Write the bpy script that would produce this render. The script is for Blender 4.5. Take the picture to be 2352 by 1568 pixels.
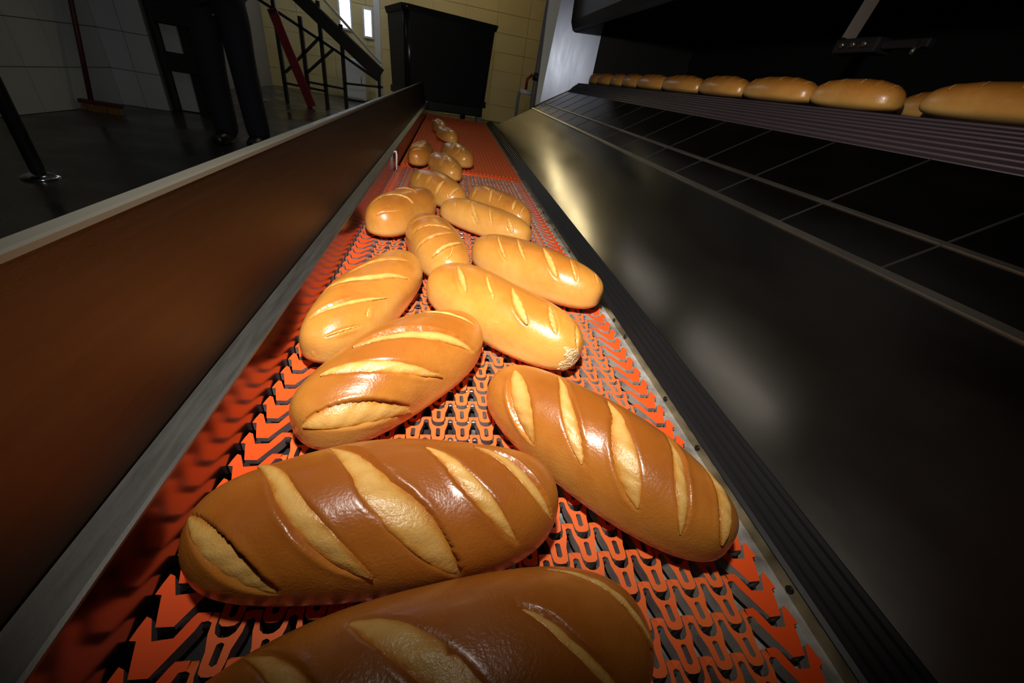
import bpy, bmesh, math, random
import numpy as np
from mathutils import Vector, Matrix

for o in list(bpy.data.objects): bpy.data.objects.remove(o)
scn = bpy.context.scene
COL = scn.collection
R = math.radians
PI = math.pi

# ------------------------------------------------------------------ camera
FPX, PITCH, YAW, ROLL, CX, CH = 885.0, 0.58555, 0.23117, 0.18239, -0.06382, 0.3115
fw = Vector((math.sin(YAW)*math.cos(PITCH), math.cos(YAW)*math.cos(PITCH), -math.sin(PITCH)))
rt = Vector((math.cos(YAW), -math.sin(YAW), 0)); up = rt.cross(fw)
rt, up = math.cos(ROLL)*rt + math.sin(ROLL)*up, -math.sin(ROLL)*rt + math.cos(ROLL)*up
CAMP = Vector((CX, 0, CH))
cd = bpy.data.cameras.new('camera'); cam = bpy.data.objects.new('camera', cd); COL.objects.link(cam)
cd.sensor_fit = 'HORIZONTAL'; cd.sensor_width = 36; cd.lens = FPX/2352*36; cd.clip_start = .01; cd.clip_end = 60
cam.matrix_world = Matrix(((rt.x, up.x, -fw.x, CAMP.x), (rt.y, up.y, -fw.y, CAMP.y), (rt.z, up.z, -fw.z, CAMP.z), (0, 0, 0, 1)))
scn.camera = cam

# ------------------------------------------------------------------ world, flash, exposure
w = bpy.data.worlds.new('world'); scn.world = w; w.use_nodes = True
w.node_tree.nodes['Background'].inputs[0].default_value = (.5, .55, .65, 1)
w.node_tree.nodes['Background'].inputs[1].default_value = .008
scn.view_settings.view_transform = 'Standard'; scn.view_settings.look = 'None'
scn.view_settings.exposure = 0.0; scn.view_settings.gamma = 1.0; scn.view_settings.use_curve_mapping = False

ld = bpy.data.lights.new('camera_flash', 'SPOT'); flash = bpy.data.objects.new('camera_flash', ld); COL.objects.link(flash)
FP = CAMP + up*.33 - fw*.08
flash.location = FP
ld.energy = 58; ld.color = (1, .94, .86); ld.spot_size = R(133); ld.spot_blend = 1.0; ld.shadow_soft_size = .022
flash.rotation_euler = (Vector((.05, 1.05, .03)) - FP).to_track_quat('-Z', 'Y').to_euler()

# ------------------------------------------------------------------ helpers
def link(o, parent=None):
    COL.objects.link(o)
    if parent is not None: o.parent = parent
    return o
def obj(name, me, mat=None, parent=None):
    if isinstance(me, bmesh.types.BMesh):
        m = bpy.data.meshes.new(name); me.to_mesh(m); me.free(); me = m
    if mat is not None and not me.materials:
        for x in (mat if isinstance(mat, (list, tuple)) else [mat]): me.materials.append(x)
    return link(bpy.data.objects.new(name, me), parent)
def tag(o, label, cat, group=None):
    o['label'] = label; o['category'] = cat
    if group: o['group'] = group
    return o
def thing(name, label, cat, loc=(0, 0, 0), rz=0, group=None):
    o = link(bpy.data.objects.new(name, None)); o.location = loc; o.rotation_euler.z = rz; o.empty_display_size = .05
    return tag(o, label, cat, group)
def struct(o):
    o['kind'] = 'structure'; return o
def smooth(o, ang=None):
    for p in o.data.polygons: p.use_smooth = True
    return o
def box(bm, a, b, bev=0):
    v = [bm.verts.new((x, y, z)) for x in (a[0], b[0]) for y in (a[1], b[1]) for z in (a[2], b[2])]
    fs = [bm.faces.new([v[i] for i in f]) for f in ((0, 1, 3, 2), (4, 6, 7, 5), (0, 4, 5, 1), (2, 3, 7, 6), (0, 2, 6, 4), (1, 5, 7, 3))]
    if bev:
        es = list({e for f in fs for e in f.edges})
        bmesh.ops.bevel(bm, geom=es, offset=bev, segments=2, affect='EDGES', profile=.5)
    return v
def boxo(name, a, b, mat, parent=None, bev=0):
    bm = bmesh.new(); box(bm, a, b, bev); bmesh.ops.recalc_face_normals(bm, faces=bm.faces); return obj(name, bm, mat, parent)
def tube(bm, pts, r, n=10, cap=True):
    rings = []
    pts = [Vector(p) for p in pts]
    for i, p in enumerate(pts):
        t = (pts[min(i+1, len(pts)-1)] - pts[max(i-1, 0)]).normalized()
        a = t.orthogonal().normalized() if i == 0 else (a - t*a.dot(t)).normalized()
        b = t.cross(a); rr = r[i] if isinstance(r, (list, tuple)) else r
        rings.append([bm.verts.new(p + rr*(math.cos(2*PI*k/n)*a + math.sin(2*PI*k/n)*b)) for k in range(n)])
    for q in range(len(rings)-1):
        for k in range(n): f = bm.faces.new((rings[q][k], rings[q][(k+1) % n], rings[q+1][(k+1) % n], rings[q+1][k])); f.smooth = True
    if cap:
        bm.faces.new(rings[0][::-1]); bm.faces.new(rings[-1])
def tubeo(name, pts, r, mat, parent=None, n=10):
    bm = bmesh.new(); tube(bm, pts, r, n); return obj(name, bm, mat, parent)
def bar(bm, p, q, wd, th):
    "rectangular bar between two points in an XZ plane; wd in that plane, th along Y"
    p, q = Vector(p), Vector(q); t = (q-p).normalized(); s = t.cross(Vector((0, 1, 0))).normalized()*wd/2; d = Vector((0, th/2, 0))
    v = [bm.verts.new(c + i*s + j*d) for c in (p, q) for i in (-1, 1) for j in (-1, 1)]
    for f in ((0, 1, 3, 2), (4, 6, 7, 5), (0, 4, 5, 1), (2, 3, 7, 6), (0, 2, 6, 4), (1, 5, 7, 3)): bm.faces.new([v[i] for i in f])
    bmesh.ops.recalc_face_normals(bm, faces=bm.faces)
def baro(name, p, q, wd, th, mat, parent=None):
    bm = bmesh.new(); bar(bm, p, q, wd, th); return obj(name, bm, mat, parent)
def profile(name, pts, y0, y1, mat, parent=None, closed=True, sm=False):
    "extrude an XZ outline along Y"
    bm = bmesh.new(); a = [bm.verts.new((x, y0, z)) for x, z in pts]; b = [bm.verts.new((x, y1, z)) for x, z in pts]; n = len(pts)
    for i in range(n if closed else n-1):
        f = bm.faces.new((a[i], a[(i+1) % n], b[(i+1) % n], b[i])); f.smooth = sm
    if closed: bm.faces.new(a[::-1]); bm.faces.new(b)
    bmesh.ops.recalc_face_normals(bm, faces=bm.faces); return obj(name, bm, mat, parent)

# ------------------------------------------------------------------ materials
def mat(name, col=(.5, .5, .5), rough=.5, metal=0, spec=.5, coat=0, emit=None, es=0):
    m = bpy.data.materials.new(name); m.use_nodes = True; b = m.node_tree.nodes['Principled BSDF']
    b.inputs['Base Color'].default_value = (*col, 1); b.inputs['Roughness'].default_value = rough; b.inputs['Metallic'].default_value = metal
    b.inputs['Specular IOR Level'].default_value = spec; b.inputs['Coat Weight'].default_value = coat
    if emit: b.inputs['Emission Color'].default_value = (*emit, 1); b.inputs['Emission Strength'].default_value = es
    return m
class NT:
    def __init__(s, m): s.t = m.node_tree; s.b = s.t.nodes['Principled BSDF']
    def n(s, ty, **k):
        x = s.t.nodes.new(ty)
        for a, v in k.items():
            if a.startswith('i_'): x.inputs[a[2:].replace('_', ' ')].default_value = v
            else: setattr(x, a, v)
        return x
    def l(s, a, b): s.t.links.new(a, b)
    def noise(s, scale, detail=4, vec=None, rough=.5):
        x = s.n('ShaderNodeTexNoise'); x.inputs['Scale'].default_value = scale; x.inputs['Detail'].default_value = detail; x.inputs['Roughness'].default_value = rough
        if vec is not None: s.l(vec, x.inputs['Vector'])
        return x.outputs['Fac']
    def coord(s, scale=None, which='Object'):
        c = s.n('ShaderNodeTexCoord').outputs[which]
        if scale:
            m = s.n('ShaderNodeMapping'); m.inputs['Scale'].default_value = scale; s.l(c, m.inputs['Vector']); return m.outputs['Vector']
        return c
    def ramp(s, fac, stops):
        r = s.n('ShaderNodeValToRGB'); e = r.color_ramp.elements
        while len(e) < len(stops): e.new(.5)
        for i, (p, c) in enumerate(stops): e[i].position = p; e[i].color = (*c, 1) if not isinstance(c, (int, float)) else (c, c, c, 1)
        s.l(fac, r.inputs[0]); return r.outputs[0]
    def mix(s, fac, a, b, mode='MIX'):
        x = s.n('ShaderNodeMix', data_type='RGBA', blend_type=mode)
        for sock, v in ((x.inputs[0], fac), (x.inputs[6], a), (x.inputs[7], b)):
            if hasattr(v, 'links') or isinstance(v, bpy.types.NodeSocket): s.l(v, sock)
            elif isinstance(v, tuple): sock.default_value = (*v, 1)
            else: sock.default_value = v
        return x.outputs[2]
    def math(s, op, a, b=None, clamp=False):
        x = s.n('ShaderNodeMath', operation=op, use_clamp=clamp)
        for i, v in enumerate((a, b)):
            if v is None: continue
            if isinstance(v, bpy.types.NodeSocket): s.l(v, x.inputs[i])
            else: x.inputs[i].default_value = v
        return x.outputs[0]
    def bump(s, h, strength=.3, dist=.001):
        x = s.n('ShaderNodeBump'); x.inputs['Strength'].default_value = strength; x.inputs['Distance'].default_value = dist
        s.l(h, x.inputs['Height']); s.l(x.outputs[0], s.b.inputs['Normal'])
    def col(s, c): s.l(c, s.b.inputs['Base Color'])
    def rough(s, c): s.l(c, s.b.inputs['Roughness'])

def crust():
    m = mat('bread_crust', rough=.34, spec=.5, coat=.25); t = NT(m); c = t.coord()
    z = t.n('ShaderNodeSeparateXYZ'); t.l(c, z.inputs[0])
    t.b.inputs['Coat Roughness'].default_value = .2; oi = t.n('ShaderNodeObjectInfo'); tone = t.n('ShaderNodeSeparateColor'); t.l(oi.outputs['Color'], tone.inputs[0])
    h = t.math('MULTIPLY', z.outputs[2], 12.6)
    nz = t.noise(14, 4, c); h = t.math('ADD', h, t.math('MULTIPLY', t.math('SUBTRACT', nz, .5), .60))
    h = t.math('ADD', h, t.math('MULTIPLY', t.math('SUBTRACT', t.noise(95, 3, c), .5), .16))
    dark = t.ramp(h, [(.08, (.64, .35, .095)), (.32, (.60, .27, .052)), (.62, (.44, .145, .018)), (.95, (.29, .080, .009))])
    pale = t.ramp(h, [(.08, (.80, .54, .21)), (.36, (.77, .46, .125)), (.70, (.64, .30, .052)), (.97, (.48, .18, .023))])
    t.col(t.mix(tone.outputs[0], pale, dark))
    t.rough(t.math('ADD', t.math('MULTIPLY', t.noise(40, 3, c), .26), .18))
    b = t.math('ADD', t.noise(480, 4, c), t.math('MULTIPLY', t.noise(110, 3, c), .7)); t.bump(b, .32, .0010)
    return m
def score_mat():
    m = mat('bread_score', rough=.33, spec=.5); t = NT(m); c = t.coord()
    a = t.n('ShaderNodeAttribute', attribute_name='edge').outputs['Fac']
    nz = t.noise(120, 4, c); f = t.math('ADD', a, t.math('MULTIPLY', t.math('SUBTRACT', nz, .5), .9))
    t.col(t.ramp(f, [(.0, (.64, .37, .105)), (.35, (.58, .30, .066)), (.66, (.48, .20, .03)), (1.0, (.39, .125, .016))]))
    t.bump(t.math('ADD', t.noise(300, 3, c), t.math('MULTIPLY', t.noise(900, 2, c), .5)), .42, .0013)
    return m
def steel(name, col, rough, streak=(1, 1, 1), var=.12, bump=.0, bs=300):
    m = mat(name, col, rough, 1); t = NT(m); c = t.coord(streak)
    n = t.noise(6, 5, c, .6); t.rough(t.math('ADD', t.math('MULTIPLY', n, var*2), rough-var))
    t.col(t.mix(t.noise(3, 4, c), tuple(v*.8 for v in col), tuple(min(v*1.15, 1) for v in col)))
    if bump: t.bump(t.noise(bs, 3, c), bump, .0005)
    return m
M = {}
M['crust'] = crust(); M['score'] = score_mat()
M['crumb'] = mat('bread_crumb', (.80, .62, .34), .9); t = NT(M['crumb']); t.bump(t.noise(260, 4, t.coord()), .9, .003)
t.col(t.ramp(t.noise(120, 3, t.coord()), [(.3, (.55, .36, .13)), (.6, (.74, .58, .32))]))
# orange plastic of the belt
def plastic(name, a, b, rough):
    m = mat(name, a, rough, spec=.45); t = NT(m); c = t.coord(which='Generated'); oi = t.n('ShaderNodeObjectInfo')
    g = t.n('ShaderNodeNewGeometry').outputs['Position']
    t.col(t.mix(t.ramp(t.noise(9, 4, g), [(.35, 0.0), (.7, 1.0)]), a, b)); t.bump(t.noise(600, 2, g), .1, .0004); return m
M['orange'] = plastic('orange_belt_plastic', (.88, .165, .036), (.74, .125, .034), .36)
M['edge_orange'] = plastic('orange_edge_plastic', (.90, .085, .012), (.78, .10, .02), .36)
def dusty(name, dark, light, lo, hi, gx=None):
    m = mat(name, dark, .8); t = NT(m); g = t.n('ShaderNodeNewGeometry').outputs['Position']
    n = t.noise(22, 5, g, .6)
    if gx:
        s = t.n('ShaderNodeSeparateXYZ'); t.l(g, s.inputs[0]); n = t.math('ADD', n, t.math('MULTIPLY', s.outputs[0], gx))
    t.col(t.mix(t.ramp(n, [(lo, 0.0), (hi, 1.0)]), dark, light)); return m
M['flank'] = dusty('floury_link_flank', (.17, .11, .11), (.34, .30, .27), .42, .66, .8)
M['bed'] = dusty('floury_slide_bed', (.012, .012, .012), (.40, .39, .36), .46, .72, .9)
M['strip'] = dusty('floury_wear_strip', (.09, .085, .075), (.42, .40, .37), .36, .70)
M['slat'] = mat('orange_slat_plastic', (.74, .13, .03), .7, spec=.2)
M['rod'] = mat('steel_rod', (.7, .7, .72), .16, 1)
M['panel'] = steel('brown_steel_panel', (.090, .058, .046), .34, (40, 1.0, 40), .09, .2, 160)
M['inner'] = steel('inner_guard_steel', (.24, .19, .175), .2, (20, 1, 20), .06)
M['ledge'] = steel('worn_ledge_steel', (.26, .26, .245), .46, (30, 3, 30), .1, .3, 200)
M['lip'] = mat('guard_lip_steel', (.085, .080, .064), .45, .4)
M['gold'] = steel('brassy_strip_steel', (.50, .42, .28), .28, (1, 1, 1), .06)
M['rubber'] = mat('black_rail_plastic', (.007, .007, .008), .46, spec=.3)
M['chute'] = steel('chute_steel', (.32, .31, .29), .20, (2, .7, 2), .07, .03, 60)
M['trim'] = steel('chute_trim_steel', (.60, .56, .48), .34, (1, 1, 1), .08)
M['seam'] = mat('chute_seam_steel', (.035, .034, .033), .45, .5)
M['hearth'] = mat('hearth_steel', (.035, .026, .031), .5, .3)
M['wire'] = mat('hearth_wire', (.12, .085, .10), .45, .6)
M['oven_black'] = mat('black_oven_steel', (.006, .006, .006), .6)  # even near-black for the oven interior and base
M['hood'] = mat('dark_hood_steel', (.03, .03, .032), .45, .6)
M['barp'] = mat('worn_bar_paint', (.16, .135, .115), .5)
M['bright'] = steel('oven_end_steel', (.125, .14, .175), .30, (3, 3, .6), .08)
M['flange'] = mat('grey_flange_steel', (.42, .43, .40), .5, .3)
M['binp'] = mat('black_bin_plastic', (.010, .011, .012), .30, spec=.5)
M['dark'] = mat('dark_frame_paint', (.012, .012, .013), .5)
M['red'] = mat('red_paint', (.22, .012, .010), .5)
M['white'] = mat('white_paint', (.62, .64, .68), .45)
M['grey'] = mat('grey_paint', (.16, .16, .165), .5)
M['navy'] = mat('navy_trousers', (.006, .008, .017), .85); t = NT(M['navy']); t.bump(t.noise(30, 3, t.coord()), .4, .01)
M['shoe'] = mat('black_shoe_leather', (.008, .008, .008), .4)
M['skin'] = mat('skin', (.55, .33, .24), .5)
M['hair'] = mat('dark_hair', (.02, .014, .01), .6)
M['jacket'] = mat('dark_work_jacket', (.012, .016, .03), .85)
M['wood'] = mat('dark_red_wood_handle', (.09, .016, .012), .45)
M['bristle'] = mat('straw_bristle', (.32, .17, .05), .9)
def tile(name, a, b, rough):
    m = mat(name, a, rough); t = NT(m); g = t.n('ShaderNodeNewGeometry').outputs['Position']; t.col(t.mix(t.noise(1.7, 4, g), a, b)); return m
M['wtile'] = tile('white_wall_tile', (.62, .66, .66), (.46, .50, .51), .35)
M['ytile'] = tile('cream_wall_tile', (.60, .50, .25), (.52, .42, .19), .4)
M['grout'] = mat('grout', (.20, .19, .17), .9)
M['cgrout'] = mat('cream_grout', (.42, .33, .13), .9)
M['floor'] = mat('wet_dark_floor', (.035, .034, .034), .25); t = NT(M['floor']); g = t.coord()
t.rough(t.ramp(t.noise(2.2, 5, g), [(.3, .14), (.7, .42)])); t.col(t.mix(t.noise(5, 5, g), (.022, .022, .022), (.06, .055, .05)))
M['ceil'] = mat('ceiling_paint', (.40, .39, .37), .9)
M['lamp_warm'] = mat('warm_tube', (1, 1, 1), .5, emit=(1, .80, .42), es=20)
M['lamp_cool'] = mat('cool_tube', (1, 1, 1), .5, emit=(.72, .84, 1), es=24)
M['fill_cool'] = mat('dim_cool_fill', (1, 1, 1), .5, emit=(.72, .84, 1), es=3.2)  # glow of the added fill lamp for the tiled wall
M['fill_dim'] = mat('dim_white_fill', (1, 1, 1), .5, emit=(1, .90, .75), es=1.3)  # glow of the two added fill lamps above the belt
M['daypane'] = mat('bright_window_pane', (.8, .85, .9), .2, emit=(.75, .86, 1), es=3.2)

# ------------------------------------------------------------------ the room
FZ = -.45
bm = bmesh.new(); box(bm, (-3.6, -2.0, FZ-.1), (3.0, 9.7, FZ)); struct(obj('floor', bm, M['floor']))
bm = bmesh.new(); box(bm, (-3.6, -2.0, 2.6), (3.0, 9.7, 2.7)); struct(obj('ceiling', bm, M['ceil']))
def wall(name, a, b, m='grout'): return struct(boxo(name, a, b, M[m]))
wl = wall('wall_left', (-3.45, -2, FZ), (-3.21, 5.2, 2.6))
wp = wall('wall_pier', (-3.21, 4.89, FZ), (-2.80, 5.2, 2.6))
wb = wall('wall_back', (-3.6, 9.51, FZ), (3.0, 9.7, 2.6), 'cgrout')
wall('wall_right', (2.8, -2, FZ), (3.0, 9.51, 2.6))
wall('wall_far_left', (-3.6, 5.2, FZ), (-3.45, 9.51, 2.6))
wall('wall_behind', (-3.45, -2.2, FZ), (3.0, -2.0, 2.6))
def tiles(parent, mt, axis, fixed, u0, u1, z0, z1, tu, tz, th, sgn):
    me = bpy.data.meshes.new('tile'); bm = bmesh.new(); g = .003
    if axis == 'X': box(bm, (0, g, g), (sgn*th, tu-g, tz-g))
    else: box(bm, (g, 0, g), (tu-g, sgn*th, tz-g))
    bmesh.ops.recalc_face_normals(bm, faces=bm.faces); bm.to_mesh(me); bm.free(); me.materials.append(mt)
    for i in range(int(round((u1-u0)/tu))):
        for k in range(int(round((z1-z0)/tz))):
            o = link(bpy.data.objects.new('tile', me), parent)
            o.location = (fixed, u0+i*tu, z0+k*tz) if axis == 'X' else (u0+i*tu, fixed, z0+k*tz)
tiles(wl, M['wtile'], 'X', -3.21, 1.89, 4.89, FZ, 1.05, .30, .30, .010, 1)
tiles(wp, M['wtile'], 'Y', 4.89, -3.20, -2.80, FZ, 1.05, .20, .30, .010, -1)
tiles(wb, M['ytile'], 'Y', 9.51, -3.45, 2.55, FZ, 1.95, .60, .30, .010, -1)
# dark door beside the pier
dr = struct(boxo('door_1', (-2.80, 5.02, FZ), (-2.30, 5.06, 1.60), M['dark']))
for a, b in (((-2.80, 4.93, FZ), (-2.755, 5.02, 1.6)), ((-2.345, 4.93, FZ), (-2.30, 5.02, 1.6)), ((-2.755, 4.93, -.10), (-2.345, 5.02, .04)), ((-2.755, 4.93, .27), (-2.345, 5.02, .42))):
    boxo('door_rail', a, b, M['dark'], dr, .004)
for a, b in (((-2.75, 5.00, FZ+.01), (-2.60, 5.02, -.10)), ((-2.75, 5.00, .05), (-2.61, 5.02, .26))):
    boxo('door_panel', a, b, M['wtile'], dr)
# window panes far behind, above the inclined conveyor
for i, (x0, x1, z0, z1) in enumerate(((-2.10, -1.92, .66, 1.10), (-1.68, -1.56, .60, .98))):
    wn = struct(boxo('window_%d' % (i+1), (x0, 9.485, z0), (x1, 9.499, z1), M['daypane']))
    for a, b in (((x0-.03, 9.47, z0-.03), (x0, 9.5, z1+.03)), ((x1, 9.47, z0-.03), (x1+.03, 9.5, z1+.03)), ((x0, 9.47, z0-.03), (x1, 9.5, z0)), ((x0, 9.47, z1), (x1, 9.5, z1+.03))):
        boxo('window_frame', a, b, M['white'], wn)

def lamp(label, loc, L, m, rz=0):
    t = thing('ceiling_lamp', label, 'lamp', loc, rz)
    boxo('lamp_housing', (-L/2, -.09, .02), (L/2, .09, .07), M['white'], t, .006)
    for s in (-.045, .045): tubeo('lamp_tube', [(-L/2+.04, s, 0), (L/2-.04, s, 0)], .018, m, t, 10)
    boxo('lamp_rod', (-.01, -.01, .07), (.01, .01, 2.6-loc[2]), M['white'], t)
lamp('warm tube lamp hanging over the bin end of the belt', (-.14, 6.3, 2.42), 1.2, M['lamp_warm'], R(84))
lamp('warm tube lamp hanging before the cream wall', (.06, 8.3, 2.42), 1.2, M['lamp_warm'], R(84))
lamp('cool tube lamp hanging above the inclined conveyor', (-1.9, 8.3, 2.1), 1.2, M['lamp_cool'])
lamp('unseen cool tube lamp added above the steel table to light the tiled wall', (-2.2, 2.9, 2.3), 1.2, M['fill_cool'], R(90))  # added fill, out of view: lifts the tiled wall on the left
lamp('unseen dim white tube lamp added over the belt to brighten the far loaves', (.02, 3.9, 2.42), 1.2, M['fill_dim'], R(90))  # added fill, out of view: ambient for the far loaves and belt
lamp('unseen dim white tube lamp added over the link belt to spread the chute sheen', (.02, 2.2, 2.42), 1.2, M['fill_dim'], R(90))  # second added fill: stretches the grey sheen along the chute foot

# ------------------------------------------------------------------ wire-link conveyor belt
S = .02542
Y0 = -.0756
XC = -.0070                       # belt centre line
NL = 15
belt = thing('conveyor_belt', 'orange plastic link conveyor belt carrying the loaves past the oven chute', 'conveyor', (0, 0, 0))
def ring_mesh(name, polys, inner, th, zf):
    "flat plates cut to outlines; inner = edges (as coordinate pairs) that get no flank"
    bm = bmesh.new(); cache = {}
    def V(x, v, lo):
        k = (round(x, 4), round(v, 4), lo)
        if k not in cache: cache[k] = bm.verts.new((x*S, -v*S, (-th if lo else zf(x, v))*S))
        return cache[k]
    for P in polys:
        f = bm.faces.new([V(x, v, 0) for x, v in P])
        f.normal_update()
        if f.normal.z < 0: f.normal_flip()
        for i in range(len(P)):
            a, b = P[i], P[(i+1) % len(P)]
            if (a, b) in inner or (b, a) in inner: continue
            q = bm.faces.new((V(*a, 0), V(*b, 0), V(*b, 1), V(*a, 1))); q.material_index = 1
    bmesh.ops.triangulate(bm, faces=[f for f in bm.faces if len(f.verts) > 4])
    bmesh.ops.recalc_face_normals(bm, faces=bm.faces)
    me = bpy.data.meshes.new(name); bm.to_mesh(me); bm.free(); return me
half = [(0, .60), (0, .69), (-.085, .73), (-.085, 1.12), (0, 1.17), (0, 1.36), (-.14, 1.345), (-.235, 1.27), (-.265, 1.10), (-.275, .86), (-.385, .50), (-.40, .25), (-.5, .20), (-.5, .0), (-.335, 0), (-.295, .06), (-.285, .33), (-.23, .49), (-.12, .58)]
mir = [(-x, v) for x, v in half]
inn = {((0, .60), (0, .69)), ((0, 1.17), (0, 1.36)), ((-.5, .20), (-.5, .0)), ((.5, .20), (.5, .0))}
link_me = ring_mesh('belt_link', [half, mir], inn, .42, lambda x, v: -.06 if v < .01 else 0)
for m_ in (M['orange'], M['flank']): link_me.materials.append(m_)
ex = 1.06
ed = [(0, 0), (.055, .25), (.09, .50), (-.06, .52), (-.18, .9), (-.30, 1.26), (-.68, 1.27), (-1.16, .40), (-1.22, .22), (-1.36, .20), (-1.36, 0), (-1.06, 0), (-.98, .12), (-.79, .52), (-.37, .55), (-.13, .06)]
edR = ring_mesh('edge_link', [[(x*ex, v) for x, v in ed]], {((-1.36*ex, .20), (-1.36*ex, 0))}, .42, lambda x, v: 0)
edL = ring_mesh('edge_link', [[(-x*ex, v) for x, v in ed]], {((1.36*ex, .20), (1.36*ex, 0))}, .42, lambda x, v: 0)
for e in (edR, edL):
    for m_ in (M['edge_orange'], M['flank']): e.materials.append(m_)
bm = bmesh.new(); tube(bm, [(-.216, 0, 0), (.216, 0, 0)], .0028, 8); rod_me = bpy.data.meshes.new('hinge_rod'); bm.to_mesh(rod_me); bm.free(); rod_me.materials.append(M['rod'])
NR = 65
rest = []
for n in range(NR):
    y = Y0 + n*S
    for i in range(NL):
        p = (XC + (i-(NL-1)/2)*S, y, 0)
        if 3 <= n < 23: o = link(bpy.data.objects.new('belt_link', link_me), belt); o.location = p
        else: rest.append((link_me, p))
    xr = XC + NL/2*S + 1.36*ex*S
    xl = XC - NL/2*S - 1.36*ex*S
    for me, x in ((edR, xr), (edL, xl)):
        if 2 <= n < 48: o = link(bpy.data.objects.new('edge_link', me), belt); o.location = (x, y, 0)
        else: rest.append((me, (x, y, 0)))
    if n < 48:
        o = link(bpy.data.objects.new('hinge_rod', rod_me), belt); o.location = (XC, y-.17*S, -.0058)
def join(items, name, mats, parent):
    vs, fs, mi = [], [], []
    for me, p in items:
        b = len(vs); vs += [(v.co.x+p[0], v.co.y+p[1], v.co.z+p[2]) for v in me.vertices]
        for f in me.polygons: fs.append([b+i for i in f.vertices]); mi.append(f.material_index)
    m = bpy.data.meshes.new(name); m.from_pydata(vs, [], fs)
    for x in mats: m.materials.append(x)
    m.polygons.foreach_set('material_index', mi); o = obj(name, m, None, parent); o['kind'] = 'stuff'; return o
join([r for r in rest if r[0] is link_me], 'link_field', (M['orange'], M['flank']), belt)
join([r for r in rest if r[0] is not link_me], 'edge_link_field', (M['edge_orange'], M['flank']), belt)
boxo('slide_bed', (-.234, -.35, -.028), (.2155, 1.585, -.018), M['bed'], belt)
for s in (-1, 1):
    boxo('frame_beam', (s*.20-.018, -.35, -.12), (s*.20+.018, 1.585, -.029), M['grey'], belt)
for yy in (-.1, 1.2):
    for s in (-1, 1): boxo('support_leg', (s*.20-.018, yy-.02, FZ), (s*.20+.018, yy+.02, -.12), M['grey'], belt)

# the second belt beyond the joint
belt2 = thing('conveyor_belt', 'orange ribbed slat conveyor belt running on from the belt joint to the bin', 'conveyor', (0, 0, 0))
bm = bmesh.new()
box(bm, (-.232, .001, -.012), (.222, .049, -.004))
for i in range(30): box(bm, (-.226+i*.0152, .001, -.004), (-.217+i*.0152, .049, .0))
bmesh.ops.recalc_face_normals(bm, faces=bm.faces); sl = bpy.data.meshes.new('slat'); bm.to_mesh(sl); bm.free(); sl.materials.append(M['slat'])
for i in range(40): o = link(bpy.data.objects.new('slat', sl), belt2); o.location = (0, 1.60+i*.05, 0)
tubeo('nose_roller', [(-.23, 1.592, -.010), (.222, 1.592, -.010)], .009, M['edge_orange'], belt2, 12)
tubeo('tail_roller', [(-.23, 3.598, -.030), (.222, 3.598, -.030)], .03, M['edge_orange'], belt2, 16)
boxo('slide_bed', (-.234, 1.60, -.028), (.2155, 3.56, -.016), M['bed'], belt2)
for s in (-1, 1):
    boxo('frame_beam', (s*.20-.018, 1.60, -.12), (s*.20+.012, 3.56, -.029), M['grey'], belt2)
    for yy in (2.2, 3.3): boxo('support_leg', (s*.20-.018, yy-.02, FZ), (s*.20+.012, yy+.02, -.12), M['grey'], belt2)

# ------------------------------------------------------------------ left guard
gd = thing('side_guard', 'tall folded steel side guard with brown reflections along the belt', 'guard', (0, 0, 0))
GY0, GY1 = -.45, 3.9
profile('inner_panel', [(-.2375, -.03), (-.2375, .0575), (-.2400, .0575), (-.2400, -.03)], GY0, GY1, M['inner'], gd)
profile('ledge', [(-.2365, .0570), (-.2365, .0590), (-.2385, .0605), (-.2600, .0605), (-.2600, .0570)], GY0, GY1, M['ledge'], gd)
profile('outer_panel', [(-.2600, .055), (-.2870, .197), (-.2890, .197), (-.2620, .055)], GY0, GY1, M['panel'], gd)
profile('top_lip', [(-.2845, .1955), (-.2845, .1995), (-.2860, .2010), (-.2960, .2010), (-.2970, .2000), (-.2970, .185), (-.2955, .185), (-.2955, .1955)], GY0, GY1, M['lip'], gd)
bm = bmesh.new(); tube(bm, [(-.238, 1.455, .060), (-.231, 1.455, .062), (-.229, 1.455, .052), (-.230, 1.457, .004)], .0032, 8); obj('hook', bm, M['white'], gd)
for yy in (0.2, 1.7, 3.2): boxo('guard_bracket', (-.2615, yy-.012, -.10), (-.2405, yy+.012, .056), M['grey'], gd)

# ------------------------------------------------------------------ right rail
gr = thing('guide_rail', 'black ridged plastic guide rail at the foot of the chute', 'rail', (0, 0, 0))
boxo('wear_strip', (.2165, -.40, -.030), (.2378, 3.58, -.0085), M['strip'], gr)
profile('edge_strip', [(.2378, -.03), (.2378, .0035), (.2390, .0035), (.2390, -.03)], -.40, 3.6, M['gold'], gr)
pts = [(.2390, -.03), (.2390, .0030), (.2430, .0060)]
for k in range(4):
    x = .2440 + k*.0078; z = .0075 + k*.0038
    pts += [(x, z), (x+.0020, z+.0028), (x+.0052, z+.0036), (x+.0064, z+.0018)]
pts += [(.2765, .0245), (.2785, .0235), (.2785, -.03)]
profile('rail_profile', pts, -.40, 3.6, M['rubber'], gr)
for yy in (.114, .264, .346, .493, .545, .70, .86, 1.02, 1.18):
    bm = bmesh.new(); tube(bm, [(.2380, yy, -.0035), (.2368, yy, -.0035)], .0034, 10); obj('rivet', bm, M['rubber'], gr)

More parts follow.
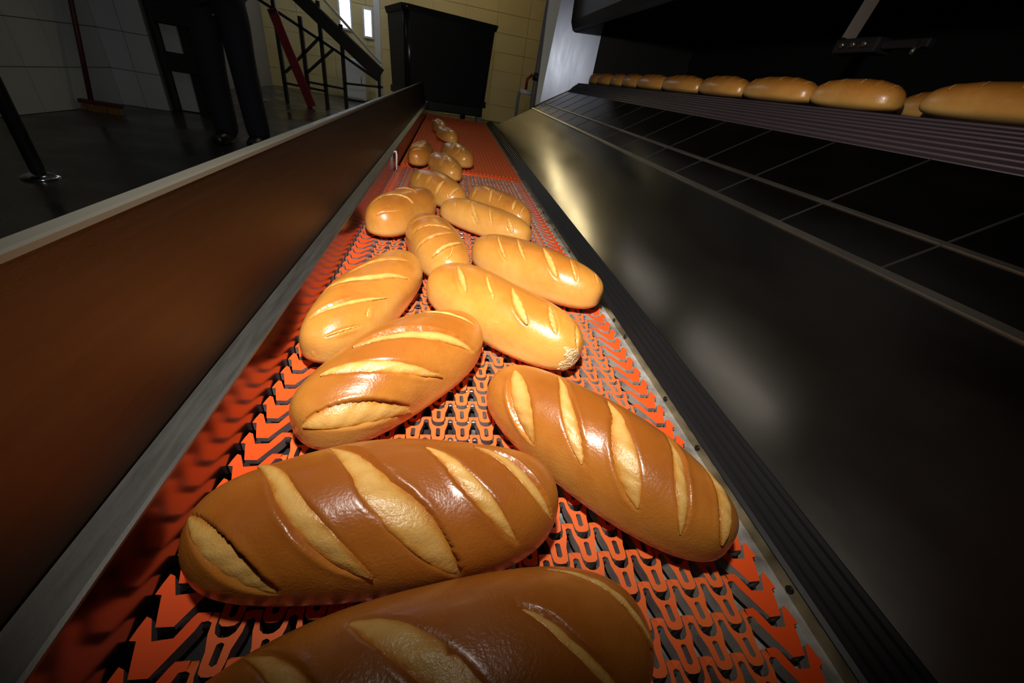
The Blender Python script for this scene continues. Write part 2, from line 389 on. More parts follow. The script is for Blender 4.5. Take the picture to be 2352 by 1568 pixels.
# ------------------------------------------------------------------ chute
X0, Z0, SL = .2775, .0245, .587
def rz_(x): return Z0 + SL*(x-X0)
ch = thing('discharge_chute', 'dark polished sheet steel chute sloping down from the oven to the belt', 'chute', (0, 0, 0))
NX, NZ = -SL/math.hypot(1, SL), 1/math.hypot(1, SL)
def plate(name, xa, xb, ya, yb, mt, th=.003, up_=0.0):
    pa, pb = (xa, rz_(xa)), (xb, rz_(xb)); o = up_
    return profile(name, [(pa[0]+NX*o, pa[1]+NZ*o), (pb[0]+NX*o, pb[1]+NZ*o), (pb[0]+NX*(o-th), pb[1]+NZ*(o-th)), (pa[0]+NX*(o-th), pa[1]+NZ*(o-th))], ya, yb, mt, ch)
XS1, XS2, XT = .531, .608, .765
plate('lower_plate', X0, XS1, -.60, 3.24, M['chute'])
plate('seam_strip', XS1-.0045, XS1+.0045, -.60, 3.24, M['trim'], .003, .0028)
plate('seam_strip', XS2-.003, XS2+.003, -.60, 3.24, M['trim'], .003, .0022)
for i in range(19):
    a = -.60 + i*.2055
    if a > 3.2: break
    plate('upper_plate', XS1+.001, XS2-.001, a+.0012, min(a+.2043, 3.24), M['chute'])
    plate('upper_plate', XS2+.001, XT, a+.0012, min(a+.2043, 3.24), M['chute'])
    if i: plate('cross_seam', XS1+.004, XT, a-.0016, a+.0016, M['seam'], .002, .0010)
for yy in (-.2, 1.4, 3.0): boxo('chute_leg', (.60, yy-.02, FZ), (.64, yy+.02, .19), M['dark'], ch)

# ------------------------------------------------------------------ oven
ov = thing('tunnel_oven', 'black tunnel oven with open mouth above the chute', 'oven', (0, 0, 0))
OZ = .378
boxo('hearth_belt', (.86, -.70, OZ-.03), (1.62, 3.24, OZ-.004), M['hearth'], ov)
profile('hearth_nose', [(XT, rz_(XT)-.004), (.80, .345), (.835, .372), (.862, OZ-.004), (.862, OZ-.03), (.80, .31)], -.70, 3.24, M['hearth'], ov)
NP_ = [(XT+.004, rz_(XT)), (.80, .345), (.835, .372), (.862, OZ-.004), (.905, OZ-.004)]
for i in range(17):
    q_ = i/16*(len(NP_)-1)*.9999; a_, b_ = NP_[int(q_)], NP_[int(q_)+1]; q_ -= int(q_); x = a_[0]+(b_[0]-a_[0])*q_; z = a_[1]+(b_[1]-a_[1])*q_
    tubeo('hearth_wire', [(x, -.70, z), (x, 3.24, z)], .0030, M['wire'], ov, 6)
for i in range(14): tubeo('hearth_wire', [(.92+i*.05, -.70, OZ-.004), (.92+i*.05, 3.24, OZ-.004)], .003, M['wire'], ov, 6)
boxo('oven_back', (1.62, -.75, .30), (1.66, 3.30, 1.5), M['oven_black'], ov)
boxo('oven_ceiling', (.95, -.75, .74), (1.62, 3.24, .78), M['oven_black'], ov)
profile('hood', [(.72, .660), (.74, .652), (.95, .74), (.95, 1.45), (.66, 1.45), (.70, .70)], -.75, 3.24, M['hood'], ov)
boxo('near_end', (.60, -.80, .20), (1.66, -.75, 1.5), M['oven_black'], ov)
bm = bmesh.new(); fr, bk = [], []
for x, z in ((.566, .192), (.862, .366), (.93, .385), (.93, 1.45), (.566, 1.45)):
    y_ = 3.345 - (x-.566)*.24; fr.append(bm.verts.new((x, y_, z))); bk.append(bm.verts.new((x+.003, y_+.012, z)))
bm.faces.new(fr[::-1]); bm.faces.new(bk)
for i in range(5): bm.faces.new((fr[i], fr[(i+1) % 5], bk[(i+1) % 5], bk[i]))
bmesh.ops.recalc_face_normals(bm, faces=bm.faces); obj('end_panel', bm, M['bright'], ov)
boxo('inner_end', (.93, 3.24, .30), (1.62, 3.30, 1.45), M['oven_black'], ov)
profile('end_flange', [(.560, .190), (.590, .208), (.620, .80), (.640, 1.45), (.560, 1.45), (.545, .80)], 3.300, 3.335, M['flange'], ov)
boxo('oven_base', (.86, -.70, FZ), (1.62, 3.23, .35), M['oven_black'], ov)
# hanging bracket in the mouth
br = thing('hanging_bracket', 'worn flat steel bar with bolted block hanging inside the oven mouth', 'bracket', (0, 0, 0))
bm = bmesh.new(); bar(bm, (1.00, 1.215, .545), (1.03, 1.215, .742), .034, .010); obj('flat_bar', bm, M['barp'], br)
boxo('clamp_block', (.985, 1.10, .512), (1.04, 1.235, .545), M['hood'], br, .004)
for yy in (1.13, 1.165, 1.20): tubeo('bolt', [(.983, yy, .530), (.975, yy, .528)], .006, M['trim'], br, 8)
boxo('cross_arm', (1.0, .98, .520), (1.02, 1.10, .538), M['hood'], br, .003)
tubeo('nozzle', [(1.0, 1.0, .528), (.975, .985, .505)], [.008, .004], M['trim'], br, 10)

# ------------------------------------------------------------------ loaves
def pw(a, e): return np.sign(a)*np.abs(a)**e
def surf(ph, th, D):
    L, W, H = D; s = np.sin(ph); c = np.maximum(np.cos(ph), 0.0); zc = .40*H; sn = np.sin(th)
    x = L/2*pw(s, .86) + 0*th; y = W/2*c**.78*pw(np.cos(th), .88)
    z = np.where(sn >= 0, zc + (H-zc)*c**.66*np.abs(sn)**.95, zc - zc*c**.5*np.abs(sn)**.55)
    return np.stack([x, y, z], -1)
def frame(ph, th, D):
    e = 1e-3; p = surf(ph, th, D); a = (surf(ph+e, th, D)-surf(ph-e, th, D))/(2*e); b = (surf(ph, th+e, D)-surf(ph, th-e, D))/(2*e)
    n = np.cross(a, b); n /= np.linalg.norm(n, axis=-1, keepdims=True)+1e-12
    s = np.sign(((p-np.array([0, 0, .4*D[2]]))*n).sum(-1, keepdims=True)); return p, a, b, n*s
def sstep(x): x = np.clip(x, 0, 1); return x*x*(3-2*x)
def build_loaf(D, cuts, nphi, nth, seed):
    rng = np.random.RandomState(seed)
    ph = np.linspace(-PI/2, PI/2, nphi+2)[1:-1]; th = np.linspace(0, 2*PI, nth, endpoint=False) + 1e-3
    PH, TH = np.meshgrid(ph, th, indexing='ij'); P, a, b, N = frame(PH, TH, D)
    # slow lumpiness
    k = [rng.uniform(20, 45, 3)*rng.choice([-1, 1], 3) for _ in range(4)]; f0 = rng.uniform(0, 6, 4)
    lump = sum(np.sin(P@k[i]+f0[i]) for i in range(4))*.0007
    disp = lump*sstep((P[..., 2]-.006)/.02)
    geo = []
    for ci, c in enumerate(cuts):
        p0, t0, pm, tm, p1, t1, wd = c; wd *= .95; lip = 1 if (ci + seed) % 2 else -1
        T = np.linspace(0, 1, 49); q0 = (1-T)*(1-2*T); q1 = 4*T*(1-T); q2 = T*(2*T-1)
        cp = p0*q0+pm*q1+p1*q2; ct = t0*q0+tm*q1+t1*q2
        c3, A, B, n3 = frame(cp, ct, D); tg = np.gradient(c3, axis=0); tg /= np.linalg.norm(tg, axis=1, keepdims=True)+1e-12
        s3 = np.cross(tg, n3); s3 /= np.linalg.norm(s3, axis=1, keepdims=True)+1e-12
        tap = np.sin(PI*T)**.75; hw = wd/2*tap+1e-4; dep = min(.20*wd, .0034)*np.sin(PI*T)**.6
        geo.append((T, cp, ct, A, B, n3, s3, hw, dep, lip))
        F = P.reshape(-1, 3); near = np.where(((F-c3[24])**2).sum(1) < (np.linalg.norm(c3[0]-c3[-1])*.75+wd+.01)**2)[0]
        if not len(near): continue
        d = F[near][:, None, :]-c3[None]; i = (d**2).sum(-1).argmin(1); dv = d[np.arange(len(near)), i]
        lat = (dv*s3[i]).sum(1); al = np.abs((dv*tg[i]).sum(1)); u = lat/np.maximum(hw[i], .0006)*lip
        fade = np.exp(-(al/.004)**2); g = np.zeros(len(near))
        ins = np.abs(u) < 1
        g[ins] = -dep[i][ins]*(.5+.5*u[ins]) - .0024*(1-u[ins]**6)*tap[i][ins]**.5
        o_ = np.abs(lat)-hw[i]; side = np.where(u > 0, 1.0, .25)
        g[~ins] = (.0011*tap[i]*side*np.exp(-((o_-.0022)/.0028)**2))[~ins]
        disp.reshape(-1)[near] += g*fade
    P = P + N*disp[..., None]
    P[..., 2] = np.maximum(P[..., 2], .0003)
    ends = surf(np.array([-PI/2, PI/2]), np.array([0., 0.]), D)
    V = np.concatenate([P.reshape(-1, 3), ends]); n = nphi*nth; idx = np.arange(n).reshape(nphi, nth); nx = np.roll(idx, -1, 1)
    F = np.stack([idx[:-1], idx[1:], nx[1:], nx[:-1]], -1).reshape(-1, 4).tolist()
    F += [[n, int(idx[0, j]), int(nx[0, j])] for j in range(nth)] + [[n+1, int(nx[-1, j]), int(idx[-1, j])] for j in range(nth)]
    me = bpy.data.meshes.new('bread_loaf'); me.from_pydata(V.tolist(), [], F); me.materials.append(M['crust'])
    me.polygons.foreach_set('use_smooth', [True]*len(me.polygons)); fix_normals(me)
    sc = []
    for (T, cp, ct, A, B, n3, s3, hw, dep, lip) in geo:
        U = np.array([-1.14, -1.0, -.86, -.6, -.3, 0, .3, .6, .86, 1.0, 1.12]); J = np.stack([A, B], -1)
        Vs, E = [], []
        for i in range(1, 48):
            G = np.linalg.lstsq(J[i], s3[i]*hw[i], rcond=None)[0]
            for u in U:
                uu = u*lip; p, _, _, nn = frame(np.array(cp[i]+G[0]*u), np.array(ct[i]+G[1]*u), D)
                tp = math.sin(PI*T[i]); off = -dep[i]*(.5+.5*uu) + .0011*(1-min(1, u*u))*tp**.7 + (.0004*math.sin(37*T[i]+3*u+seed) if abs(u) < .9 else 0)*tp
                if abs(u) > 1.0: off = -.0022 - (dep[i] if uu > 0 else 0)
                Vs.append((p+nn*off).tolist()); E.append(min(1, max(0, abs(u)-.2)**1.6*1.15 + max(0, uu)*.22 + (1-tp)**2*.3))
        nu = len(U); Fs = [[i*nu+j, (i+1)*nu+j, (i+1)*nu+j+1, i*nu+j+1] for i in range(46) for j in range(nu-1)]
        m = bpy.data.meshes.new('score'); m.from_pydata(Vs, [], Fs); m.materials.append(M['score'])
        m.polygons.foreach_set('use_smooth', [True]*len(m.polygons)); at = m.attributes.new('edge', 'FLOAT', 'POINT'); at.data.foreach_set('value', E); fix_normals(m, True)
        sc.append(m)
    return me, sc
def fix_normals(me, patch=False):
    me.update()
    c = np.zeros(3); t = 0
    for p in list(me.polygons)[::max(1, len(me.polygons)//60)]:
        v = np.array(p.center)-np.array([0, 0, .03]); v[0] *= .3; t += v@np.array(p.normal)
    if t < 0: me.flip_normals()

LO = {
 'Z': (-.0544, .0634, 10.7, .2685, .1072, .0793, .95), 'A': (-.0891, .1721, 4.8, .2577, .1059, .0807, 1.0), 'B': (.0919, .2343, -47.5, .2618, .0999, .0755, .92),
 'C': (-.1003, .3435, 48.7, .2445, .1034, .0797, .75), 'D': (.0204, .4769, -45.5, .2675, .1035, .0820, .12), 'E': (-.1584, .4988, 73.0, .2752, .0930, .0744, .50),
 'F': (.1023, .6400, -40.6, .2663, .1036, .0800, .30), 'G': (-.0755, .7165, 106.3, .2468, .0996, .0778, .45), 'H': (-.152, .902, 68, .247, .104, .0813, .65),
 'I': (.032, .916, -39, .25, .098, .066, .35), 'J': (.076, 1.03, -60, .24, .094, .075, .55), 'K': (-.0853, 1.1476, -61.1, .2427, .1047, .0746, .55),
 'L': (-.068, 1.475, -73, .238, .096, .0692, .6), 'M': (-.0246, 1.7193, -72.7, .2474, .1036, .0762, .6), 'N': (-.160, 1.640, -97, .235, .086, .075, .9),
 'O': (-.1119, 2.60, -80, .2368, .0808, .066, .6), 'P': (-.0698, 2.30, -72, .2337, .0876, .066, .6)}
GEN = [(-.95, .9, -.72, 1.5, -.55, 2.3, .010), (-.5, .9, -.28, 1.55, -.12, 2.3, .012), (-.12, .9, .08, 1.55, .26, 2.3, .012), (.28, .9, .46, 1.55, .62, 2.3, .011), (.68, 1.0, .85, 1.5, 1.0, 2.1, .009)]
CUT = {
'A': [(-1.26, 1.6, -.74, 2.47, -.46, 3.0, .0185), (-.75, .84, -.32, 2.09, -.05, 2.9, .0155), (-.32, .75, .03, 2.02, .3, 3.13, .0245), (.13, 1.13, .38, 1.83, .66, 2.79, .0127), (.42, 1.09, .75, 1.64, 1.07, 2.7, .0124)],
'B': [(-.92, 1.6, -.54, 2.36, -.26, 2.96, .0239), (-.49, 1.15, -.14, 2.05, .03, 2.68, .0137), (-.07, 1.09, .2, 2.07, .42, 2.79, .0217), (.26, .86, .57, 1.83, .76, 2.83, .0112), (.6, .88, .98, 1.52, 1.19, 2.66, .0132)],
'C': [(-1.4, 2.26, -.73, 2.62, -.22, 3.21, .0244), (-.76, 1.37, -.32, 1.96, .07, 2.94, .0139), (-.33, 1.2, .07, 1.71, .54, 2.9, .0179), (.17, .92, .52, 1.39, .85, 2.39, .0067)],
'E': [(-.96, 1.13, -.55, 1.85, -.15, 2.54, .0077), (-.42, .73, -.13, 1.6, .25, 2.62, .0113), (-.09, 1.11, .25, 1.52, .52, 2.22, .0081), (-1.19, 2.09, -.92, 2.37, -.67, 2.64, .0029), (-.42, 2.36, -.5, 2.47, -.56, 2.62, .0021)],
'D': [(-.62, 1.58, -.33, 2.09, -.16, 2.45, .0103), (-.22, 1.45, -.04, 1.88, .07, 2.26, .0053), (.08, 1.54, .31, 2.02, .51, 2.39, .0129), (.48, 1.3, .7, 1.75, .9, 2.15, .0105), (.99, 1.28, 1.17, 1.58, 1.38, 1.98, .0044)],
'F': [(-.61, 1.67, -.36, 2.3, -.19, 2.68, .0069), (-.31, 1.43, -.1, 2.07, .01, 2.43, .0068), (.04, 1.52, .25, 2.07, .48, 2.66, .0117), (.42, 1.5, .6, 1.94, .76, 2.41, .0058), (.86, 1.33, 1.02, 1.56, 1.17, 1.88, .0036)],
'G': [(.31, .35, .2, 1.22, .34, 2.19, .0065), (-.02, .37, -.05, 1.24, -.17, 1.96, .011), (-.3, .14, -.37, 1.16, -.26, 2.02, .006), (-.81, .5, -.76, 1.32, -.51, 2.28, .008), (-1.11, 1.24, -.97, 1.52, -.74, 1.62, .0029)],
'H': [(-.89, .99, -.33, 1.49, -.2, 2.41, .0109), (.04, 1.09, .15, 1.43, .07, 2.03, .0059), (-1.28, 1.6, -.93, 2.13, -.62, 2.39, .0026)],
'I': [(-.68, 1.81, -.52, 2.19, -.43, 2.49, .0041), (-.28, 1.54, -.03, 2.43, .08, 3.0, .0119), (.08, 1.66, .23, 2.26, .34, 2.77, .0069), (.56, 1.94, .74, 2.43, .85, 2.9, .0125)],
'J': [(-.54, 1.98, -.48, 2.45, -.45, 2.87, .0069), (-.15, 1.67, .01, 2.22, .08, 2.64, .0077), (.11, 1.64, .23, 2.07, .32, 2.43, .0043), (.51, 1.52, .7, 2.0, .8, 2.39, .0093), (.84, 1.35, 1.03, 1.85, 1.15, 2.37, .0041)],
'K': [(-.25, 2.09, -.22, 2.41, -.14, 2.68, .0096), (.09, 1.94, .14, 2.28, .2, 2.62, .0093), (.48, 1.79, .58, 2.39, .62, 2.89, .0136), (.89, 1.28, 1.05, 1.92, 1.12, 2.71, .0125)],
'L': [(.1, 1.58, .42, 2.19, .56, 2.66, .0125), (.69, 1.3, .98, 1.62, 1.15, 2.03, .0057), (-.56, 1.56, -.64, 2.02, -.61, 2.56, .0094)],
'M': [(.01, 1.64, .16, 2.05, .33, 2.45, .0102), (.38, 1.45, .68, 2.09, .78, 2.62, .0123), GEN[1]],
'Z': [(-.26, .9, -.02, 1.5, .22, 2.5, .0185), (.26, 1.28, .49, 1.75, .74, 2.6, .0072), (.51, .73, .92, 1.35, 1.10, 2.2, .005), (-.69, .6, -.39, 1.5, -.15, 2.5, .0125)],
'N': GEN, 'O': GEN[:4], 'P': GEN[1:]}
LAB = {
 'Z': 'brown loaf with long thin scores lying parallel beside the five-score dark loaf', 'A': 'dark glazed loaf lying square across the belt with five broad pale scores',
 'B': 'dark glazed loaf lying slantwise with its end against the black guide rail', 'C': 'golden brown loaf with three wide crusty scores beside the steel side guard',
 'D': 'pale golden loaf with a torn white crumb end', 'E': 'golden loaf with thin curved scores touching the steel side guard',
 'F': 'pale loaf with narrow slits lying behind the torn loaf next to the guide rail', 'G': 'golden loaf lying lengthwise between the torn loaf and the smooth-ended loaf',
 'H': 'brown loaf with a smooth unscored end by the side guard', 'I': 'pale flattened loaf with straight slits between the smooth-ended loaf and the striped loaf',
 'J': 'slim striped loaf behind the flattened loaf near the guide rail', 'K': 'golden loaf with bright slits lying just before the belt joint',
 'L': 'loaf lying lengthwise across the belt joint', 'M': 'loaf on the ribbed belt just past the belt joint, on the chute side',
 'N': 'dark loaf pressed between the side guard and the loaf on the belt joint', 'O': 'loaf on the ribbed belt lying closest to the black bin', 'P': 'loaf on the ribbed belt, second from the black bin'}
TORN = {}
for i, (k, (x, y, a, L, W, H, tone)) in enumerate(LO.items()):
    nph, nt_ = (190, 150) if i < 3 else ((150, 120) if i < 8 else ((100, 80) if i < 12 else (60, 48)))
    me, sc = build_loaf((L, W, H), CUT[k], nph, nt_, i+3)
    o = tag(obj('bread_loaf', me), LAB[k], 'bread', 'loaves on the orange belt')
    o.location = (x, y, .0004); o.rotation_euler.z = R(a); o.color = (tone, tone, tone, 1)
    for m_ in sc: obj('score', m_, None, o)
    if k == 'D':       # torn end: a ragged crumb cap
        na, nn = 30, 50; ph = np.linspace(.92, 1.565, na); th = np.linspace(1.75, 4.15, nn); PHH, THH = np.meshgrid(ph, th, indexing='ij'); p, _, _, n3 = frame(PHH, THH, (L, W, H))
        rng = np.random.RandomState(5); edge = 1.14 + .05*np.sin(7*th) + .035*np.sin(17*th+1) + .25*np.maximum(0, 2.5-th)
        e = sstep((PHH-edge[None])/.05)*np.minimum(1, np.minimum(th-th[0], th[-1]-th)/.12)[None]
        p = p + n3*(-.0022 + e*(.0041 + .0008*rng.rand(na, nn)))[..., None]
        fs = [[i_*nn+j, (i_+1)*nn+j, (i_+1)*nn+j+1, i_*nn+j+1] for i_ in range(na-1) for j in range(nn-1)]
        m_ = bpy.data.meshes.new('torn_crumb'); m_.from_pydata(p.reshape(-1, 3).tolist(), [], fs); m_.materials.append(M['crumb']); fix_normals(m_)
        obj('torn_crumb', m_, None, o)['label'] = 'ragged white torn crumb'
# loaves lined up in the oven mouth
me, sc = build_loaf((.262, .105, .068), [(*c_[:5], c_[5]+.35, c_[6]*.8) for c_ in GEN], 90, 72, 40)
OVL = [(.70, .27), (1.022, .232), (1.29, .288), (1.588, .283), (1.90, .298), (2.19, .275), (2.45, .24), (2.68, .215), (2.90, .215), (3.11, .20)]
def oven_loaf(x, y, L, a, label, grp):
    o = tag(link(bpy.data.objects.new('bread_loaf', me)), label, 'bread', grp)
    o.location = (x, y, OZ+.0006); o.rotation_euler.z = R(a); s = L/.262; o.scale = (s, min(1.05, s**.5), 1); o.color = (.72, .72, .72, 1)
    for m_ in sc: link(bpy.data.objects.new('score', m_), o)
for j, (y, L) in enumerate(OVL):
    oven_loaf(.925 + .004*math.sin(j*2.1), y, L, -90 + 3*math.sin(j*1.7), 'baked front row oven loaf next to the steel end panel' if j == 9 else 'baked loaf standing in the front row at the oven mouth', 'front row of loaves at the oven mouth')
oven_loaf(1.06, .88, .25, -92, 'loaf glimpsed in the gap between two front row oven loaves', 'loaves behind the front row in the oven')

# ------------------------------------------------------------------ black bin on a trolley past the belt
bn = thing('plastic_bin', 'big tapered black plastic bin standing past the belt end', 'bin', (-.175, 4.32, FZ), R(19)); bn.scale = (1.05, 1.05, 1.0)
def taper(name, a0, b0, z0, a1, b1, z1, mt, parent, r=.04, open_top=True):
    bm = bmesh.new()
    def ring(a, b, z):
        out = []
        for cx, cy, s0 in ((a-r, b-r, 0), (-a+r, b-r, 1), (-a+r, -b+r, 2), (a-r, -b+r, 3)):
            for k in range(5): an = s0*PI/2 + k*PI/8; out.append(bm.verts.new((cx+r*math.cos(an), cy+r*math.sin(an), z)))
        return out
    rs = [ring(a0, b0, z0), ring(a1, b1, z1)]
    if open_top: rs += [ring(a1-.012, b1-.012, z1), ring(a0-.012, b0-.012, z0+.02)]
    n = len(rs[0])
    for q in range(len(rs)-1):
        for k in range(n):
            f = bm.faces.new((rs[q][k], rs[q][(k+1) % n], rs[q+1][(k+1) % n], rs[q+1][k])); f.smooth = k % 5 != 4
    bm.faces.new(rs[0]); bm.faces.new(rs[-1]); bmesh.ops.recalc_face_normals(bm, faces=bm.faces); return obj(name, bm, mt, parent)
taper('tub', .345, .27, .54, .370, .30, 1.10, M['binp'], bn)
taper('rim', .378, .308, 1.085, .388, .318, 1.125, M['binp'], bn)
taper('base_rim', .358, .283, .52, .358, .283, .57, M['binp'], bn, open_top=False)
boxo('trolley_deck', (-.34, -.24, .44), (.34, .24, .52), M['dark'], bn, .01)
for sx in (-.32, .32):
    for sy in (-.2, .2):
        tl = boxo('trolley_leg', (sx-.02, sy-.02, .08), (sx+.02, sy+.02, .44), M['grey'], bn)
        bm = bmesh.new(); tube(bm, [(sx-.015, sy, .045), (sx+.015, sy, .045)], .045, 16); obj('castor', bm, M['dark'], tl)
boxo('trolley_plate', (-.20, -.262, .40), (-.17, -.24, .51), M['white'], bn)

# pipes with a red valve by the oven end
vp = thing('valve_pipe', 'upright grey pipe with a red valve handle beside the oven end', 'pipe', (.70, 4.2, FZ))
tubeo('pipe', [(0, 0, 0), (0, 0, 1.6)], .022, M['grey'], vp, 12)
tubeo('pipe_clip', [(0, 0, .80), (0, 0, .86)], .034, M['dark'], vp, 12)
vb = tubeo('valve_body', [(-.03, 0, .70), (-.13, 0, .70)], .020, M['white'], vp, 12)
tubeo('valve_arm', [(0, 0, .70), (-.04, 0, .70)], .016, M['grey'], vp, 10)
tubeo('valve_handle', [(-.085, -.03, .72), (-.085, -.03, .80), (-.045, -.03, .84)], .013, M['red'], vb, 10)
tubeo('pipe_elbow', [(-.13, 0, .70), (-.14, 0, .66), (-.14, 0, 0)], .014, M['grey'], vp, 10)
boxo('base_plate', (-.18, -.05, 0), (.05, .05, .015), M['dark'], vp)
cl = thing('steel_column', 'slim dark steel column standing behind the oven end panel', 'column', (.80, 4.6, FZ))
boxo('shaft', (-.035, -.035, .012), (.035, .035, 3.05), M['lip'], cl, .004); boxo('foot_plate', (-.08, -.08, 0), (.08, .08, .012), M['dark'], cl)

# ------------------------------------------------------------------ inclined conveyor with trestles
ic = thing('inclined_conveyor', 'black inclined conveyor on a dark trestle frame by the cream wall', 'conveyor', (0, 7.0, 0))
W2 = .12
def bars(name, lst, wd, mt, ys=(W2/2,), th=.05):
    for y in ys:
        for p, q in lst: baro(name, (p[0], y, p[1]), (q[0], y, q[1]), wd, th, mt, ic)
bars('belt_side', [((-2.45, 1.06), (-1.08, .10))], .16, M['dark'], (0, W2), .02)
bm = bmesh.new(); bar(bm, (-2.45, W2/2, 1.08), (-1.08, W2/2, .12), .03, W2-.03); obj('incline_belt', bm, M['dark'], ic)
bars('hand_rail', [((-2.40, 1.35), (-1.07, .24))], .03, M['white'])
bars('lower_chord', [((-2.60, .70), (-1.68, .30)), ((-1.68, .30), (-1.12, .03))], .035, M['dark'])
for x, z in ((-2.41, .72), (-2.10, .60), (-1.855, .80), (-1.585, .60)): bars('post', [((x, FZ), (x, z))], .045, M['dark'])
bars('brace', [((-2.38, -.07), (-1.86, .42)), ((-2.09, -.03), (-1.70, .31))], .03, M['dark'])
bars('cross_bar', [((-2.41, -.20), (-1.86, -.22)), ((-2.09, -.14), (-1.585, -.15)), ((-1.585, -.08), (-1.05, -.05))], .028, M['dark'])
bars('post', [((-1.10, FZ), (-1.10, .10))], .04, M['dark'])
rp = thing('leaning_board', 'dark red painted board leaning on the trestle frame', 'board', (0, 6.94, 0))
baro('board', (-2.045, 0, FZ+.015), (-2.40, 0, .62), .115, .028, M['red'], rp); baro('board_cleat', (-2.43, -.022, .58), (-2.33, -.022, .61), .03, .016, M['dark'], rp)
wp_ = thing('white_post', 'glossy white steel post standing beside the black bin', 'post', (-1.38, 9.0, FZ))
boxo('shaft', (-.05, -.05, .015), (.05, .05, 2.2), M['white'], wp_, .008); boxo('foot_plate', (-.10, -.10, 0), (.10, .10, .015), M['grey'], wp_)
cb = thing('white_cabinet', 'low pale cabinet standing behind the inclined conveyor', 'cabinet', (-1.83, 9.1, FZ))
boxo('body', (-.20, -.15, .03), (.20, .15, .66), M['white'], cb, .008); boxo('door', (-.18, -.162, .06), (.18, -.15, .63), M['white'], cb, .004); boxo('plinth', (-.18, -.13, 0), (.18, .13, .03), M['dark'], cb)
tubeo('handle', [(.14, -.17, .30), (.14, -.17, .42)], .008, M['grey'], cb, 8)
pst = thing('thin_stand', 'thin grey upright stand between the standing person and the trestle', 'stand', (-2.70, 6.9, FZ))
tubeo('pole', [(0, 0, .012), (-.03, 0, 1.3)], .022, M['grey'], pst, 10); tubeo('foot', [(0, 0, 0), (0, 0, .014)], .09, M['grey'], pst, 16)
tubeo('arm', [(0, 0, .16), (-.22, 0, .22)], .012, M['dark'], pst, 8); tubeo('arm', [(0, 0, .40), (-.22, 0, .50)], .012, M['dark'], pst, 8)

# ------------------------------------------------------------------ broom, table
bb = thing('broom', 'push broom with dark red handle leaning on the tiled wall', 'broom', (-3.02, 4.33, FZ))
tubeo('handle', [(-.07, 0, .075), (-.09, .20, .76), (-.105, .38, 1.38)], .018, M['wood'], bb, 10)
boxo('head', (-.16, -.025, .055), (.16, .025, .085), M['wood'], bb, .005)
bm = bmesh.new()
random.seed(3)
for i in range(150):
    x = random.uniform(-.155, .155); y = random.uniform(-.02, .02); tube(bm, [(x, y, .056), (x+random.uniform(-.012, .012), y*1.6+random.uniform(-.01, .01), 0.0)], .003, 4, False)
obj('bristles', bm, M['bristle'], bb)['kind'] = 'stuff'
bb.rotation_euler.z = R(-4)
tb = thing('steel_table', 'dark steel work table with round disc feet by the tiled wall', 'table', (0, 0, FZ))
for x, y in ((-2.07, 2.36), (-2.95, 2.36), (-2.07, 1.2), (-2.95, 1.2)):
    lg = tubeo('leg', [(x, y, .02), (x, y, 1.20)], .028, M['dark'], tb, 14)
    tubeo('foot_disc', [(x, y, 0), (x, y, .012), (x, y, .028)], [.075, .072, .03], M['rod'], lg, 20)
boxo('table_top', (-3.05, 1.1, 1.20), (-1.97, 2.46, 1.24), M['inner'], tb, .004)

# ------------------------------------------------------------------ person standing on the left
pr = thing('person', 'person standing in dark navy trousers and black shoes beyond the side guard', 'person', (-1.69, 3.76, FZ))
def skinned(name, verts, edges, rad, mt, parent, root=0, sub=2):
    me = bpy.data.meshes.new(name); me.from_pydata(verts, edges, []); o = obj(name, me, mt, parent)
    md = o.modifiers.new('Skin', 'SKIN'); md.use_smooth_shade = True
    for i, v in enumerate(me.skin_vertices[0].data):
        r_ = rad[i]; v.radius = r_ if isinstance(r_, tuple) else (r_, r_); v.use_root = (i == root)
    sd = o.modifiers.new('Sub', 'SUBSURF'); sd.levels = sd.render_levels = sub; return o
bv = [(0, 0, .96), (0, 0, 1.15), (0, 0, 1.38), (0, 0, 1.48), (0, -.01, 1.56), (0, -.015, 1.66), (0, -.01, 1.74)]
br_ = [(.14, .09), (.13, .085), (.15, .09), .05, (.065, .075), (.075, .09), (.05, .06)]
be = [(i, i+1) for i in range(6)]
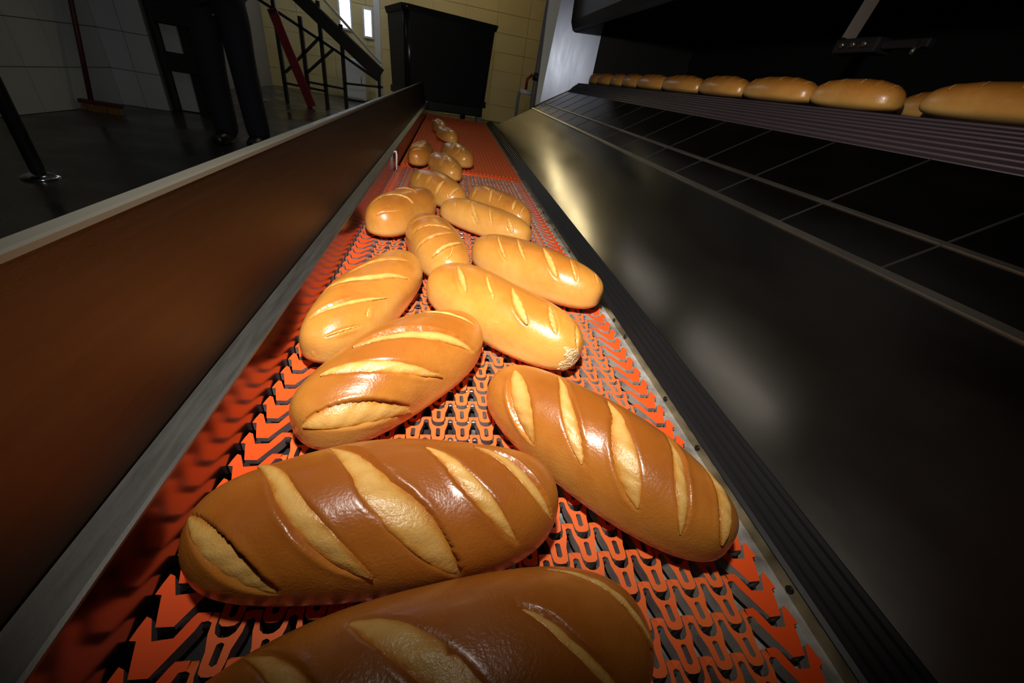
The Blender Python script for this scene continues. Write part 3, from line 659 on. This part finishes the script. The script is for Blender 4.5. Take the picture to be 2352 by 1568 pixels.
for s in (-1, 1):
    b0 = len(bv); bv += [(s*.10, 0, .88), (s*.10, -.02, .50), (s*.115, .02, .10), (s*.12, -.10, .035)]; br_ += [.085, .052, .030, (.026, .016)]
    be += [(0, b0), (b0, b0+1), (b0+1, b0+2), (b0+2, b0+3)]
    b1 = len(bv); bv += [(s*.19, 0, 1.41), (s*.25, .03, 1.16), (s*.12, -.20, 1.20), (s*.075, -.23, 1.205)]; br_ += [.055, .042, .030, (.034, .016)]
    be += [(2, b1), (b1, b1+1), (b1+1, b1+2), (b1+2, b1+3)]
    for q, (dx, ln) in enumerate(((-.024, .060), (-.008, .072), (.008, .066), (.022, .052))):
        b2 = len(bv); bv += [(s*.045, -.245, 1.205+dx), (s*(.045-ln*.6), -.25, 1.20+dx)]; br_ += [.009, .008]; be += [(b1+3, b2), (b2, b2+1)]
    b2 = len(bv); bv += [(s*.07, -.235, 1.245), (s*.045, -.245, 1.262)]; br_ += [.010, .009]; be += [(b1+3, b2), (b2, b2+1)]
skinned('body', bv, be, br_, M['skin'], pr)
tv = [(0, 0, 1.04)]; tr_ = [(.165, .115)]; te = []
for s in (-1, 1):
    b0 = len(tv); y_ = .0
    tv += [(s*.095, 0, .86), (s*.105, -.015, .52), (s*.12, .02, .02)]; tr_ += [(.112, .115), (.092, .09), (.085, .09)]; te += [(0, b0), (b0, b0+1), (b0+1, b0+2)]
skinned('trousers', tv, te, tr_, M['navy'], pr)
for s in (-1, 1):
    skinned('shoe', [(s*.118, .06, .05), (s*.118, -.04, .055), (s*.128, -.18, .042)], [(0, 1), (1, 2)], [(.055, .05), (.06, .055), (.052, .042)], M['shoe'], pr, 1)
skinned('jacket', [(0, 0, .80), (0, 0, 1.18), (0, 0, 1.40), (.20, 0, 1.42), (.255, .03, 1.16), (.15, -.16, 1.19), (-.20, 0, 1.42), (-.255, .03, 1.16), (-.15, -.16, 1.19)],
        [(0, 1), (1, 2), (2, 3), (3, 4), (4, 5), (2, 6), (6, 7), (7, 8)], [(.19, .14), (.17, .12), (.16, .11), .07, .06, .048, .07, .06, .048], M['jacket'], pr)
skinned('hair', [(0, .02, 1.68), (0, .02, 1.75)], [(0, 1)], [(.08, .085), (.06, .065)], M['hair'], pr)
for s in (-1, 1):
    tubeo('ear', [(s*.074, 0, 1.66), (s*.088, .004, 1.665)], [.022, .018], M['skin'], pr, 10); tubeo('eye', [(s*.030, -.090, 1.668), (s*.030, -.100, 1.668)], [.012, .006], M['hair'], pr, 10)
tubeo('nose', [(0, -.088, 1.665), (0, -.118, 1.635), (0, -.09, 1.628)], [.008, .013, .010], M['skin'], pr, 8)
tubeo('mouth', [(-.022, -.086, 1.600), (0, -.094, 1.598), (.022, -.086, 1.600)], .005, M['red'], pr, 8)
